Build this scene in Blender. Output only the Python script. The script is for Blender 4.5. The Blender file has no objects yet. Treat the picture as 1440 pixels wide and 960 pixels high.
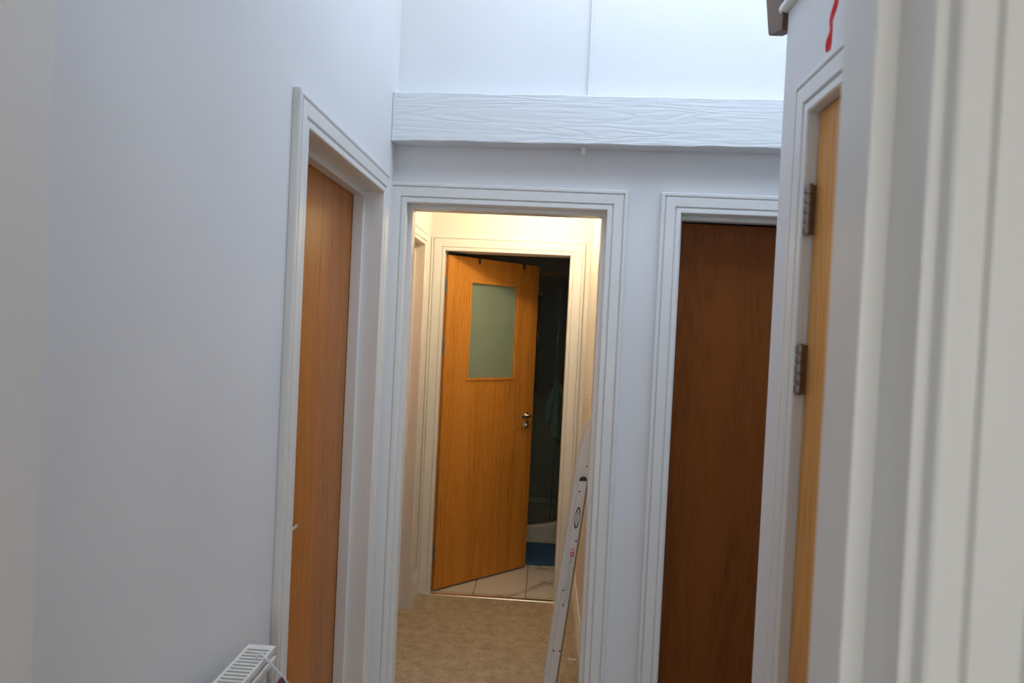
import bpy, bmesh, math, random
from mathutils import Vector, Matrix
random.seed(7)
C = bpy.context.scene.collection
PI = math.pi

# ------------------------------------------------------------------ materials
def mat(name, col=(0.8, 0.8, 0.8), rough=0.5, metal=0.0, **kw):
    m = bpy.data.materials.new(name); m.use_nodes = True
    b = m.node_tree.nodes['Principled BSDF']
    b.inputs['Base Color'].default_value = (*col, 1)
    b.inputs['Roughness'].default_value = rough
    b.inputs['Metallic'].default_value = metal
    for k, v in kw.items():
        b.inputs[k.replace('_', ' ')].default_value = v
    return m

def nodes(m):
    nt = m.node_tree
    return nt, nt.nodes['Principled BSDF']

def N(nt, t, **kw):
    n = nt.nodes.new(t)
    for k, v in kw.items():
        if k in n.inputs: n.inputs[k].default_value = v
        else: setattr(n, k, v)
    return n

def coords(nt, scale=(1, 1, 1), rot=(0, 0, 0)):
    t = N(nt, 'ShaderNodeTexCoord'); mp = N(nt, 'ShaderNodeMapping')
    mp.inputs['Scale'].default_value = scale; mp.inputs['Rotation'].default_value = rot
    nt.links.new(t.outputs['Object'], mp.inputs['Vector'])
    return mp.outputs['Vector']

def ramp(nt, fac, stops):
    r = N(nt, 'ShaderNodeValToRGB')
    while len(r.color_ramp.elements) < len(stops): r.color_ramp.elements.new(0.5)
    for e, (p, c) in zip(r.color_ramp.elements, stops):
        e.position = p; e.color = (*c, 1)
    nt.links.new(fac, r.inputs['Fac'])
    return r.outputs['Color']

def bump(nt, b, h, strength, dist):
    bp = N(nt, 'ShaderNodeBump'); bp.inputs['Strength'].default_value = strength
    bp.inputs['Distance'].default_value = dist
    nt.links.new(h, bp.inputs['Height']); nt.links.new(bp.outputs['Normal'], b.inputs['Normal'])

def plaster(name, col):
    m = mat(name, col, 0.75); nt, b = nodes(m)
    v = coords(nt)
    n = N(nt, 'ShaderNodeTexNoise', Scale=140.0, Detail=3.0); nt.links.new(v, n.inputs['Vector'])
    n2 = N(nt, 'ShaderNodeTexNoise', Scale=3.0, Detail=4.0); nt.links.new(v, n2.inputs['Vector'])
    c = ramp(nt, n2.outputs['Fac'], [(0.3, tuple(x * 0.965 for x in col)), (0.7, col)])
    nt.links.new(c, b.inputs['Base Color'])
    bump(nt, b, n.outputs['Fac'], 0.25, 0.0006)
    return m

M_wall = plaster('white_wall_paint', (0.80, 0.80, 0.815))
M_warm = plaster('cream_wall_paint', (0.82, 0.80, 0.76))
M_ceil = plaster('ceiling_paint', (0.82, 0.82, 0.82))
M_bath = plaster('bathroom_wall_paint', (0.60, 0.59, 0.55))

def gloss_paint(name, col, rough=0.32):
    m = mat(name, col, rough); nt, b = nodes(m)
    v = coords(nt, (160, 160, 1.5))
    n = N(nt, 'ShaderNodeTexNoise', Scale=1.0, Detail=3.0); nt.links.new(v, n.inputs['Vector'])
    bump(nt, b, n.outputs['Fac'], 0.12, 0.0003)
    return m
M_trim = gloss_paint('white_gloss_wood_paint', (0.80, 0.79, 0.775))

def oak(name, light, dark, seed, rough=0.3):
    m = mat(name, light, rough, Specular_IOR_Level=0.13); nt, b = nodes(m)
    t = N(nt, 'ShaderNodeTexCoord')
    mp = N(nt, 'ShaderNodeMapping'); mp.inputs['Location'].default_value = (seed, seed * 2.3, seed)
    mp.inputs['Scale'].default_value = (5.5, 5.5, 0.42)
    nt.links.new(t.outputs['Object'], mp.inputs['Vector'])
    n1 = N(nt, 'ShaderNodeTexNoise', Scale=1.0, Detail=1.5, Distortion=0.3); nt.links.new(mp.outputs[0], n1.inputs['Vector'])
    mul = N(nt, 'ShaderNodeMath', operation='MULTIPLY'); mul.inputs[1].default_value = 16.0
    nt.links.new(n1.outputs['Fac'], mul.inputs[0])
    fr = N(nt, 'ShaderNodeMath', operation='PINGPONG'); fr.inputs[1].default_value = 0.5
    nt.links.new(mul.outputs[0], fr.inputs[0])
    mp2 = N(nt, 'ShaderNodeMapping'); mp2.inputs['Scale'].default_value = (330, 330, 9)
    nt.links.new(t.outputs['Object'], mp2.inputs['Vector'])
    n2 = N(nt, 'ShaderNodeTexNoise', Scale=1.0, Detail=3.0); nt.links.new(mp2.outputs[0], n2.inputs['Vector'])
    mp3 = N(nt, 'ShaderNodeMapping'); mp3.inputs['Scale'].default_value = (9, 9, 0.25)
    nt.links.new(t.outputs['Object'], mp3.inputs['Vector'])
    n3 = N(nt, 'ShaderNodeTexNoise', Scale=1.0, Detail=2.0); nt.links.new(mp3.outputs[0], n3.inputs['Vector'])
    a = N(nt, 'ShaderNodeMath', operation='MULTIPLY_ADD'); a.inputs[1].default_value = 0.28
    nt.links.new(fr.outputs[0], a.inputs[0]); nt.links.new(n2.outputs['Fac'], a.inputs[2])
    a2 = N(nt, 'ShaderNodeMath', operation='MULTIPLY_ADD'); a2.inputs[1].default_value = 0.7
    nt.links.new(n3.outputs['Fac'], a2.inputs[0]); nt.links.new(a.outputs[0], a2.inputs[2])
    c = ramp(nt, a2.outputs[0], [(0.58, dark), (1.05 / 1.06, light)])
    nt.links.new(c, b.inputs['Base Color'])
    bump(nt, b, n2.outputs['Fac'], 0.15, 0.0004)
    return m
M_oak = oak('oak_veneer', (0.64, 0.270, 0.046), (0.37, 0.125, 0.018), 1.0)
M_oak_hall = oak('oak_veneer_hall', (0.50, 0.172, 0.028), (0.27, 0.076, 0.010), 4.0, 0.27)
M_oak_dark = oak('dark_oak_veneer', (0.205, 0.058, 0.010), (0.105, 0.026, 0.004), 9.0, 0.35)
M_oak_pale = oak('pale_oak_veneer', (0.74, 0.36, 0.105), (0.52, 0.22, 0.05), 13.0, 0.35)

def carpet():
    m = mat('brown_carpet', (0.3, 0.2, 0.12), 0.95); nt, b = nodes(m)
    v = coords(nt)
    n = N(nt, 'ShaderNodeTexNoise', Scale=220.0, Detail=4.0); nt.links.new(v, n.inputs['Vector'])
    n2 = N(nt, 'ShaderNodeTexNoise', Scale=16.0, Detail=10.0, Roughness=0.78); nt.links.new(v, n2.inputs['Vector'])
    mx = N(nt, 'ShaderNodeMath', operation='MULTIPLY_ADD'); mx.inputs[1].default_value = 0.7
    nt.links.new(n2.outputs['Fac'], mx.inputs[0]); nt.links.new(n.outputs['Fac'], mx.inputs[2])
    c = ramp(nt, mx.outputs[0], [(0.60, (0.19, 0.155, 0.098)), (1.0, (0.74, 0.61, 0.43))])
    nt.links.new(c, b.inputs['Base Color'])
    bump(nt, b, mx.outputs[0], 1.0, 0.006)
    return m
M_carpet = carpet()

def marble():
    m = mat('marble_floor_tile', (0.8, 0.78, 0.74), 0.25); nt, b = nodes(m)
    t = N(nt, 'ShaderNodeTexCoord')
    mp = N(nt, 'ShaderNodeMapping'); mp0 = N(nt, 'ShaderNodeMapping'); mp0.inputs['Rotation'].default_value = (0, 0, -1.0); mp.inputs['Scale'].default_value = (1.7, 5.0, 1)
    mp.inputs['Location'].default_value = (0.5, 0.35, 0)
    nt.links.new(t.outputs['Object'], mp0.inputs['Vector']); nt.links.new(mp0.outputs[0], mp.inputs['Vector'])
    n = N(nt, 'ShaderNodeTexNoise', Scale=0.55, Detail=5.0, Roughness=0.5, Distortion=0.7); nt.links.new(mp.outputs[0], n.inputs['Vector'])
    s = N(nt, 'ShaderNodeMath', operation='SUBTRACT'); s.inputs[1].default_value = 0.5
    nt.links.new(n.outputs['Fac'], s.inputs[0])
    ab = N(nt, 'ShaderNodeMath', operation='ABSOLUTE'); nt.links.new(s.outputs[0], ab.inputs[0])
    c = ramp(nt, ab.outputs[0], [(0.0, (0.34, 0.33, 0.31)), (0.005, (0.58, 0.56, 0.53)), (0.022, (0.80, 0.78, 0.73))])
    br = N(nt, 'ShaderNodeTexBrick', Scale=1.0)
    br.offset = 0.0; br.inputs['Mortar Size'].default_value = 0.0022; br.inputs['Brick Width'].default_value = 0.31
    br.inputs['Row Height'].default_value = 0.62; br.inputs['Mortar'].default_value = (0.13, 0.11, 0.09, 1)
    br.inputs['Mortar Smooth'].default_value = 0.0
    mp2 = N(nt, 'ShaderNodeMapping'); mp2.inputs['Location'].default_value = (0.053, -0.45, 0)
    nt.links.new(t.outputs['Object'], mp2.inputs['Vector']); nt.links.new(mp2.outputs[0], br.inputs['Vector'])
    nt.links.new(c, br.inputs['Color1']); nt.links.new(c, br.inputs['Color2'])
    nt.links.new(br.outputs['Color'], b.inputs['Base Color'])
    return m
M_marble = marble()

def beam_mat():
    m = mat('white_painted_timber', (0.80, 0.815, 0.83), 0.5); nt, b = nodes(m)
    v = coords(nt, (1.7, 12, 17))
    n = N(nt, 'ShaderNodeTexNoise', Scale=1.0, Detail=2.0, Distortion=0.5); nt.links.new(v, n.inputs['Vector'])
    mul = N(nt, 'ShaderNodeMath', operation='MULTIPLY'); mul.inputs[1].default_value = 9.0
    nt.links.new(n.outputs['Fac'], mul.inputs[0])
    fr = N(nt, 'ShaderNodeMath', operation='PINGPONG'); fr.inputs[1].default_value = 0.5
    nt.links.new(mul.outputs[0], fr.inputs[0])
    pw = N(nt, 'ShaderNodeMath', operation='POWER'); pw.inputs[1].default_value = 0.35
    nt.links.new(fr.outputs[0], pw.inputs[0])
    v2 = coords(nt, (14, 60, 70))
    n2 = N(nt, 'ShaderNodeTexNoise', Scale=1.0, Detail=4.0); nt.links.new(v2, n2.inputs['Vector'])
    ad = N(nt, 'ShaderNodeMath', operation='MULTIPLY_ADD'); ad.inputs[1].default_value = 0.9
    nt.links.new(n2.outputs['Fac'], ad.inputs[0]); nt.links.new(pw.outputs[0], ad.inputs[2])
    bump(nt, b, ad.outputs[0], 0.28, 0.005)
    return m
M_beam = beam_mat()

M_steel = mat('brushed_steel_hinge', (0.27, 0.23, 0.215), 0.26, 1.0)
M_chrome = mat('polished_chrome', (0.8, 0.8, 0.8), 0.12, 1.0)
M_black = mat('black_plastic', (0.015, 0.015, 0.017), 0.45)
M_alu = mat('anodised_aluminium', (0.70, 0.66, 0.63), 0.42, 0.25)
M_stile_shadow = mat('stile_shadow_bronze', (0.25, 0.17, 0.10), 0.5, 0.4)  # dark bronze holding the ladder's shadow as colour
M_whiteplastic = mat('white_plastic', (0.82, 0.81, 0.78), 0.35)
M_rad = mat('white_radiator_enamel', (0.78, 0.76, 0.72), 0.3)
M_dark = mat('shade_black', (0.02, 0.02, 0.02), 0.9)
M_brass = mat('threshold_metal', (0.85, 0.72, 0.52), 0.28, 1.0)
M_red = mat('red_ribbon', (0.85, 0.012, 0.015), 0.45)
M_redprint = mat('red_print', (0.65, 0.03, 0.03), 0.5)
M_ink = mat('dark_blue_print', (0.012, 0.015, 0.05), 0.5)
M_greyprint = mat('grey_print', (0.16, 0.14, 0.14), 0.5)
M_stick = mat('white_sticker', (0.75, 0.73, 0.7), 0.5)
M_maroon = mat('maroon_cloth', (0.10, 0.010, 0.016), 0.85)
M_wire = mat('white_coated_wire', (0.72, 0.74, 0.85), 0.35)
M_brown = mat('dark_brown_stained_timber', (0.13, 0.062, 0.032), 0.55)
M_tray = mat('white_shower_acrylic', (0.72, 0.72, 0.66), 0.2)
M_glass = mat('shower_glass', (0.75, 0.82, 0.80), 0.03, 0.0, Transmission_Weight=1.0, IOR=1.1)
M_lamp = bpy.data.materials.new('lit_lamp_bowl'); M_lamp.use_nodes = True
_b = M_lamp.node_tree.nodes['Principled BSDF']
_b.inputs['Emission Color'].default_value = (1, 0.80, 0.52, 1); _b.inputs['Emission Strength'].default_value = 6

def frosted():
    m = mat('frosted_glass', (0.32, 0.42, 0.33), 0.42, 0.0, Transmission_Weight=0.25, IOR=1.3)
    nt, b = nodes(m)
    v = coords(nt)
    n = N(nt, 'ShaderNodeTexNoise', Scale=260.0, Detail=2.0); nt.links.new(v, n.inputs['Vector'])
    bump(nt, b, n.outputs['Fac'], 0.3, 0.0005)
    return m
M_frost = frosted()

def towel_mat():
    m = mat('green_striped_towel', (0.03, 0.07, 0.06), 0.95); nt, b = nodes(m)
    v = coords(nt, (1, 1, 1), (0.0, 0.3, 0))
    w = N(nt, 'ShaderNodeTexWave', Scale=14.0, Distortion=0.6); w.bands_direction = 'Z'
    nt.links.new(v, w.inputs['Vector'])
    c = ramp(nt, w.outputs['Fac'], [(0.35, (0.05, 0.10, 0.10)), (0.6, (0.10, 0.17, 0.165))])
    nt.links.new(c, b.inputs['Base Color'])
    bump(nt, b, w.outputs['Fac'], 0.5, 0.004)
    return m
M_towel = towel_mat()

def mat_cloth():
    m = mat('blue_bath_mat_pile', (0.035, 0.11, 0.24), 0.95); nt, b = nodes(m)
    v = coords(nt)
    n = N(nt, 'ShaderNodeTexNoise', Scale=120.0, Detail=3.0); nt.links.new(v, n.inputs['Vector'])
    bump(nt, b, n.outputs['Fac'], 0.8, 0.006)
    return m
M_mat = mat_cloth()

# ------------------------------------------------------------------ mesh helpers
def box(bm, lo, hi, mtx=None):
    vs = []
    for x in (lo[0], hi[0]):
        for y in (lo[1], hi[1]):
            for z in (lo[2], hi[2]):
                v = Vector((x, y, z))
                vs.append(bm.verts.new(mtx @ v if mtx else v))
    for f in ((0, 1, 3, 2), (4, 6, 7, 5), (0, 4, 5, 1), (2, 3, 7, 6), (0, 2, 6, 4), (1, 5, 7, 3)):
        bm.faces.new([vs[i] for i in f])
    return bm

def B(*boxes):
    bm = bmesh.new()
    for lo, hi in boxes: box(bm, lo, hi)
    return bm

def cyl(bm, p, q, r, r2=None, n=20, caps=True):
    p = Vector(p); q = Vector(q); d = (q - p).normalized(); r2 = r if r2 is None else r2
    a = d.orthogonal().normalized(); b = d.cross(a)
    A = [bm.verts.new(p + r * (math.cos(2 * PI * i / n) * a + math.sin(2 * PI * i / n) * b)) for i in range(n)]
    Bv = [bm.verts.new(q + r2 * (math.cos(2 * PI * i / n) * a + math.sin(2 * PI * i / n) * b)) for i in range(n)]
    for i in range(n):
        f = bm.faces.new((A[i], A[(i + 1) % n], Bv[(i + 1) % n], Bv[i])); f.smooth = True
    if caps: bm.faces.new(A[::-1]); bm.faces.new(Bv)
    return bm

def lathe(bm, prof, centre, axis=Vector((0, 0, 1)), n=28):
    axis = Vector(axis).normalized(); a = axis.orthogonal().normalized(); b = axis.cross(a); c = Vector(centre)
    rings = []
    for r, h in prof:
        if r < 1e-6: rings.append([bm.verts.new(c + h * axis)])
        else: rings.append([bm.verts.new(c + h * axis + r * (math.cos(2 * PI * i / n) * a + math.sin(2 * PI * i / n) * b)) for i in range(n)])
    for R0, R1 in zip(rings, rings[1:]):
        for i in range(n):
            j = (i + 1) % n
            if len(R0) == 1 and len(R1) == 1: continue
            if len(R0) == 1: f = bm.faces.new((R0[0], R1[j], R1[i]))
            elif len(R1) == 1: f = bm.faces.new((R0[i], R0[j], R1[0]))
            else: f = bm.faces.new((R0[i], R0[j], R1[j], R1[i]))
            f.smooth = True
    return bm

def tube(bm, pts, r, n=12):
    pts = [Vector(p) for p in pts]; rings = []; a = None
    for i, p in enumerate(pts):
        d = (pts[min(i + 1, len(pts) - 1)] - pts[max(i - 1, 0)]).normalized()
        a = d.orthogonal().normalized() if a is None else (a - d * a.dot(d)).normalized()
        b = d.cross(a)
        rings.append([bm.verts.new(p + r * (math.cos(2 * PI * k / n) * a + math.sin(2 * PI * k / n) * b)) for k in range(n)])
    for R0, R1 in zip(rings, rings[1:]):
        for k in range(n):
            f = bm.faces.new((R0[k], R0[(k + 1) % n], R1[(k + 1) % n], R1[k])); f.smooth = True
    bm.faces.new(rings[0][::-1]); bm.faces.new(rings[-1])
    return bm

def prism(bm, poly, fn, t0, t1):
    """extrude a 2-D polygon; fn(u, v, t) gives the 3-D point"""
    A = [bm.verts.new(fn(u, v, t0)) for u, v in poly]; Z = [bm.verts.new(fn(u, v, t1)) for u, v in poly]
    n = len(poly)
    for i in range(n): bm.faces.new((A[i], A[(i + 1) % n], Z[(i + 1) % n], Z[i]))
    bm.faces.new(A[::-1]); bm.faces.new(Z)
    return bm

def smooth_path(pts, k=8):
    P = [Vector(p) for p in pts]; P = [P[0]] + P + [P[-1]]; out = []
    for i in range(1, len(P) - 2):
        for s in range(k):
            t = s / k
            out.append(0.5 * ((2 * P[i]) + (-P[i - 1] + P[i + 1]) * t + (2 * P[i - 1] - 5 * P[i] + 4 * P[i + 1] - P[i + 2]) * t * t
                              + (-P[i - 1] + 3 * P[i] - 3 * P[i + 1] + P[i + 2]) * t ** 3))
    out.append(P[-2]); return out

def obj(name, bm, m, parent=None, bevel=0.0, seg=2):
    bmesh.ops.recalc_face_normals(bm, faces=bm.faces[:])
    me = bpy.data.meshes.new(name); bm.to_mesh(me); bm.free()
    me.materials.append(m)
    o = bpy.data.objects.new(name, me); C.objects.link(o)
    if parent is not None: o.parent = parent
    if bevel:
        md = o.modifiers.new('bevel', 'BEVEL'); md.width = bevel; md.segments = seg; md.limit_method = 'ANGLE'
        md.angle_limit = math.radians(40)
    return o

def empty(name, loc=(0, 0, 0), rz=0.0):
    o = bpy.data.objects.new(name, None); C.objects.link(o)
    o.location = loc; o.rotation_euler = (0, 0, rz); o.empty_display_size = 0.1
    return o

def tag(o, label, cat, group=None, kind=None):
    o['label'] = label; o['category'] = cat
    if group: o['group'] = group
    if kind: o['kind'] = kind
    return o

# ------------------------------------------------------------------ shell
LOW, HIGH = 2.40, 3.20
YN, YN2 = 2.547, 2.677           # hall end wall (front and back face)
YF, YF2 = 4.13, 4.26             # corridor end wall
Y0, Y1 = 0.544, 0.668            # wall the camera looks through
XL = -0.578                      # hall left wall
XR = 0.480                       # cupboard block wall on the right

def wall(name, axis, a0, a1, t0, t1, z1, holes, m, label):
    """axis 'x': runs along x from a0 to a1, thick t0..t1 in y. holes = (h0, h1, ztop)"""
    bm = bmesh.new(); cur = a0
    def bb(p, q, zz0, zz1):
        if axis == 'x': box(bm, (p, t0, zz0), (q, t1, zz1))
        else: box(bm, (t0, p, zz0), (t1, q, zz1))
    for h0, h1, zt in sorted(holes):
        bb(cur, h0, 0, z1); bb(h0, h1, zt, z1); cur = h1
    bb(cur, a1, 0, z1)
    o = obj(name, bm, m); tag(o, label, 'wall', kind='structure'); return o

JT = 0.028                       # lining thickness
OH = 2.010                       # clear height inside the casings
doors = dict(left=(1.604, 2.352), near=(-0.526, 0.190), right=(0.449, 1.19), rwall=(0.60, 1.363),
             far=(-0.614, 0.112), corr=(3.10, 3.86), front=(-0.507, 0.275))
def hole(k): return (doors[k][0] - JT, doors[k][1] + JT, OH + JT)

wall('wall_left', 'y', Y1, YN, XL - 0.11, XL, HIGH, [hole('left')], M_wall, 'white plastered wall left of the hall, above the radiator')
wall('wall_back', 'x', XL - 0.25, 2.1, YN, YN2, HIGH, [hole('near'), hole('right')], M_wall, 'white end wall of the hall with the open doorway and dark door')
wall('wall_right', 'y', Y1, 1.557, XR, XR + 0.10, 2.285, [hole('rwall')], M_wall, 'white wall on the right holding the pale oak door')
o = obj('wall_cupboard_end', B(((XR + 0.10, 1.457, 0), (2.0, 1.557, 2.285))), M_wall); tag(o, 'white return wall behind the right hand corner', 'wall', kind='structure')
o = obj('ceiling_cupboard', B(((XR, Y1, 2.285), (2.0, 1.557, 2.305))), M_wall); tag(o, 'flat top of the boxed in cupboard', 'ceiling', kind='structure')
wall('wall_front', 'x', -2.0, 2.1, Y0, Y1, HIGH, [hole('front')], M_wall, 'white wall around the blurred foreground doorway')
wall('wall_far', 'x', -2.0, 2.1, YF, YF2, LOW, [hole('far')], M_warm, 'cream wall at the corridor end around the bathroom door')
wall('wall_corridor_left', 'y', YN2, YF, -0.80, -0.70, LOW, [hole('corr')], M_warm, 'cream left wall of the lamp lit corridor')
o = wall('wall_corridor_right', 'y', YN2, YF, 0.225, 0.325, LOW, [], M_warm, 'cream right wall of the lamp lit corridor behind the ladder')
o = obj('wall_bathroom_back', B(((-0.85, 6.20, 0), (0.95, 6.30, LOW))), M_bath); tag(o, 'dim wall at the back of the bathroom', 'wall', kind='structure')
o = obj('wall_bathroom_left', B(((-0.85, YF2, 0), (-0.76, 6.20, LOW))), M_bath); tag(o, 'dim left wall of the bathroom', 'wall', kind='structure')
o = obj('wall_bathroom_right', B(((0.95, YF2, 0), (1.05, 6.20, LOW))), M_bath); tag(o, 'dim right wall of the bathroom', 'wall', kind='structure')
# outer closure
o = obj('wall_outer_left', B(((-2.1, -2.6, 0), (-2.0, 6.4, LOW))), M_wall); tag(o, 'outer wall on the left side', 'wall', kind='structure')
o = obj('wall_outer_right', B(((2.1, -2.6, 0), (2.2, 6.4, HIGH))), M_wall); tag(o, 'outer wall on the right side', 'wall', kind='structure')
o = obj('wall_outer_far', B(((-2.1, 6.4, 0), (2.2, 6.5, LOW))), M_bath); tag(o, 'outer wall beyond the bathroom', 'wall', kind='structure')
WX0, WX1, WZ0, WZ1 = -1.2, 1.3, 1.15, 2.2
o = obj('wall_rear', B(((-2.1, -2.7, 0), (WX0, -2.6, LOW)), ((WX1, -2.7, 0), (2.2, -2.6, LOW)), ((WX0, -2.7, 0), (WX1, -2.6, WZ0)), ((WX0, -2.7, WZ1), (WX1, -2.6, LOW))), M_wall)
tag(o, 'wall with a window behind the viewpoint', 'wall', kind='structure')
wf = B(((WX0, -2.69, WZ0), (WX0 + 0.05, -2.63, WZ1)), ((WX1 - 0.05, -2.69, WZ0), (WX1, -2.63, WZ1)), ((WX0, -2.69, WZ0), (WX1, -2.63, WZ0 + 0.05)),
       ((WX0, -2.69, WZ1 - 0.05), (WX1, -2.63, WZ1)), ((0.03, -2.69, WZ0), (0.08, -2.63, WZ1)))
o = obj('window_1', wf, M_trim); tag(o, 'white window frame in the room behind the viewpoint', 'window', kind='structure')
o = obj('ceiling', B(((-2.1, -2.7, LOW), (2.2, Y0, LOW + 0.1)), ((-2.1, YN2, LOW), (2.2, 6.5, LOW + 0.1)), ((-2.1, Y0, LOW), (XL - 0.11, YN2, LOW + 0.1))), M_ceil)
tag(o, 'low white ceiling over the corridor and rooms', 'ceiling', kind='structure')
SX0, SX1, SY0, SY1 = -0.40, 1.70, 1.42, 2.36
o = obj('ceiling_hall', B(((-0.85, Y0, HIGH), (SX0, YN2, HIGH + 0.12)), ((SX1, Y0, HIGH), (2.2, YN2, HIGH + 0.12)), ((SX0, Y0, HIGH), (SX1, SY0, HIGH + 0.12)), ((SX0, SY1, HIGH), (SX1, YN2, HIGH + 0.12))), M_ceil)
tag(o, 'high hall ceiling with a skylight opening', 'ceiling', kind='structure')
sf = B(((SX0, SY0, HIGH + 0.12), (SX0 + 0.05, SY1, HIGH + 0.18)), ((SX1 - 0.05, SY0, HIGH + 0.12), (SX1, SY1, HIGH + 0.18)),
       ((SX0, SY0, HIGH + 0.12), (SX1, SY0 + 0.05, HIGH + 0.18)), ((SX0, SY1 - 0.05, HIGH + 0.12), (SX1, SY1, HIGH + 0.18)))
o = obj('window_2', sf, M_trim); tag(o, 'white skylight frame above the hall', 'skylight', kind='structure')
o = obj('floor', B(((-2.1, -2.7, -0.1), (2.2, 4.108, 0.0))), M_carpet); tag(o, 'brown mottled carpet of the hall and corridor', 'carpet', kind='structure')
o = obj('floor_bathroom', B(((-2.1, 4.128, -0.1), (2.2, 6.5, -0.001))), M_marble); tag(o, 'white marble tiles with grey veins in the bathroom', 'floor', kind='structure')

# ------------------------------------------------------------------ door frames
def usweep(bm, prof, W, H):
    """profile (u outward from the opening edge, v along local y) swept up, over and down a doorway"""
    st = []
    for k in range(4):
        ring = []
        for u, v in prof:
            p = [(-u, v, 0), (-u, v, H + u), (W + u, v, H + u), (W + u, v, 0)][k]
            ring.append(bm.verts.new(p))
        st.append(ring)
    n = len(prof)
    for A, Bq in zip(st, st[1:]):
        for i in range(n): bm.faces.new((A[i], A[(i + 1) % n], Bq[(i + 1) % n], Bq[i]))
    bm.faces.new(st[0]); bm.faces.new(st[-1][::-1])
    return bm

def casing_prof(w=0.072, t=0.018, m=0.0, sgn=-1, bd=0.0165):
    P = [(m, 0), (m, t * 0.70), (m + 0.003, t * 0.85), (m + bd, t * 0.85), (m + bd + 0.0022, t * 0.55), (m + bd + 0.0042, t * 0.55), (m + bd + 0.0066, t * 0.95),
         (m + w - 0.0185, t), (m + w - 0.0160, t * 0.62), (m + w - 0.0140, t * 0.62), (m + w - 0.0118, t), (m + w - 0.0030, t), (m + w, t * 0.8), (m + w, 0)]
    return [(u, sgn * v) for u, v in P]

def rect(u0, u1, v0, v1): return [(u0, v0), (u0, v1), (u1, v1), (u1, v0)]

def frame(n, label, org, rz, W, D, stop, back=True, w=0.072, m=0.0, t=0.018, H=OH, bd=0.0165):
    e = empty('trim_%d' % n, (org[0], org[1], 0), rz); tag(e, label, 'door frame', kind='structure')
    obj('casing', usweep(bmesh.new(), casing_prof(w, t, m, -1, bd), W, H), M_trim, e, 0.0012)
    obj('lining', usweep(bmesh.new(), rect(0, JT - 0.001, -0.0005, D + 0.0005), W, H), M_trim, e, 0.0015)
    if stop:
        a, b, st = stop
        obj('door_stop', usweep(bmesh.new(), rect(-st, 0.001, a, b), W, H), M_trim, e, 0.002)
    if back:
        obj('casing_back', usweep(bmesh.new(), [(u, D + v) for u, v in casing_prof(w, t, m, 1)], W, H), M_trim, e, 0.0012)
    return e

d = doors
# local +y goes into the wall, local x along it (rz=0: wall seen facing -y)
frame(1, 'white door frame around the open doorway into the lit corridor', (d['near'][0], YN), 0, d['near'][1] - d['near'][0], YN2 - YN, (0.035, 0.098, 0.014))
frame(2, 'white door frame around the dark oak door at right', (d['right'][0], YN), 0, d['right'][1] - d['right'][0], YN2 - YN, (0.045, 0.085, 0.014))
frame(3, 'white door frame in the left wall around the oak door', (XL, d['left'][0]), PI / 2, d['left'][1] - d['left'][0], 0.11, (0.050, 0.086, 0.016), back=False)
frame(4, 'white door frame on the right wall with steel hinges', (XR, d['rwall'][1]), -PI / 2, d['rwall'][1] - d['rwall'][0], 0.10, (0.055, 0.10, 0.014), w=0.072, back=False)
frame(5, 'cream lit door frame around the bathroom doorway', (d['far'][0], YF), 0, d['far'][1] - d['far'][0], YF2 - YF, None, back=False, w=0.084)
frame(6, 'cream lit door frame in the left wall of the corridor', (-0.70, d['corr'][0]), PI / 2, d['corr'][1] - d['corr'][0], 0.10, (0.04, 0.06, 0.012), back=False)
frame(7, 'blurred white door frame closest in the foreground', (d['front'][0], Y0), 0, d['front'][1] - d['front'][0], Y1 - Y0, (0.055, 0.1235, 0.019), m=0.010, t=0.020, w=0.084, bd=0.023)

# strike plate of the corridor frame
o = obj('strike_plate', B(((-0.762, 3.857, 0.985), (-0.742, 3.8605, 1.045))), mat('satin_steel_plate', (0.35, 0.33, 0.3), 0.4, 0.9))
tag(o, 'small steel strike plate on the lit corridor door jamb', 'strike plate')

# ------------------------------------------------------------------ doors
def leaf_bm(W, H, T, z0=0.008, hole=None):
    bm = bmesh.new()
    if not hole: return box(bm, (0, 0, z0), (W, T, H))
    x0, x1, h0, h1 = hole
    # one ring-shaped slab
    O = [(0, z0), (W, z0), (W, H), (0, H)]; I = [(x0, h0), (x1, h0), (x1, h1), (x0, h1)]
    vo = [[bm.verts.new((x, y, z)) for x, z in O] for y in (0, T)]
    vi = [[bm.verts.new((x, y, z)) for x, z in I] for y in (0, T)]
    for k in range(4):
        j = (k + 1) % 4
        bm.faces.new((vo[0][k], vo[0][j], vi[0][j], vi[0][k])); bm.faces.new((vo[1][k], vi[1][k], vi[1][j], vo[1][j]))
        bm.faces.new((vo[0][k], vo[1][k], vo[1][j], vo[0][j])); bm.faces.new((vi[0][k], vi[0][j], vi[1][j], vi[1][k]))
    return bm

def hinge(parent, x, y, z, L=0.092, r=0.0085, leafx=0.0, leafdir=(1, 0), m=None):
    m = m or M_steel
    bm = bmesh.new(); seg = L / 5
    for k in range(5):
        rr = r if k % 2 == 0 else r * 0.95
        cyl(bm, (x, y, z + k * seg + 0.0014), (x, y, z + (k + 1) * seg - 0.0014), rr)
    cyl(bm, (x, y, z - 0.002), (x, y, z + L + 0.002), r * 0.75)
    h = obj('hinge', bm, m, parent, 0.0006)
    dx, dy = leafdir
    bm = bmesh.new(); nx, ny = -dy * 0.0012, dx * 0.0012
    prism(bm, [(x + nx, y + ny), (x + nx + dx * 0.03, y + ny + dy * 0.03), (x - nx + dx * 0.03, y - ny + dy * 0.03), (x - nx, y - ny)],
          lambda u, v, t: Vector((u, v, t)), z, z + L)
    obj('hinge_plate', bm, m, h)
    return h

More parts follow.
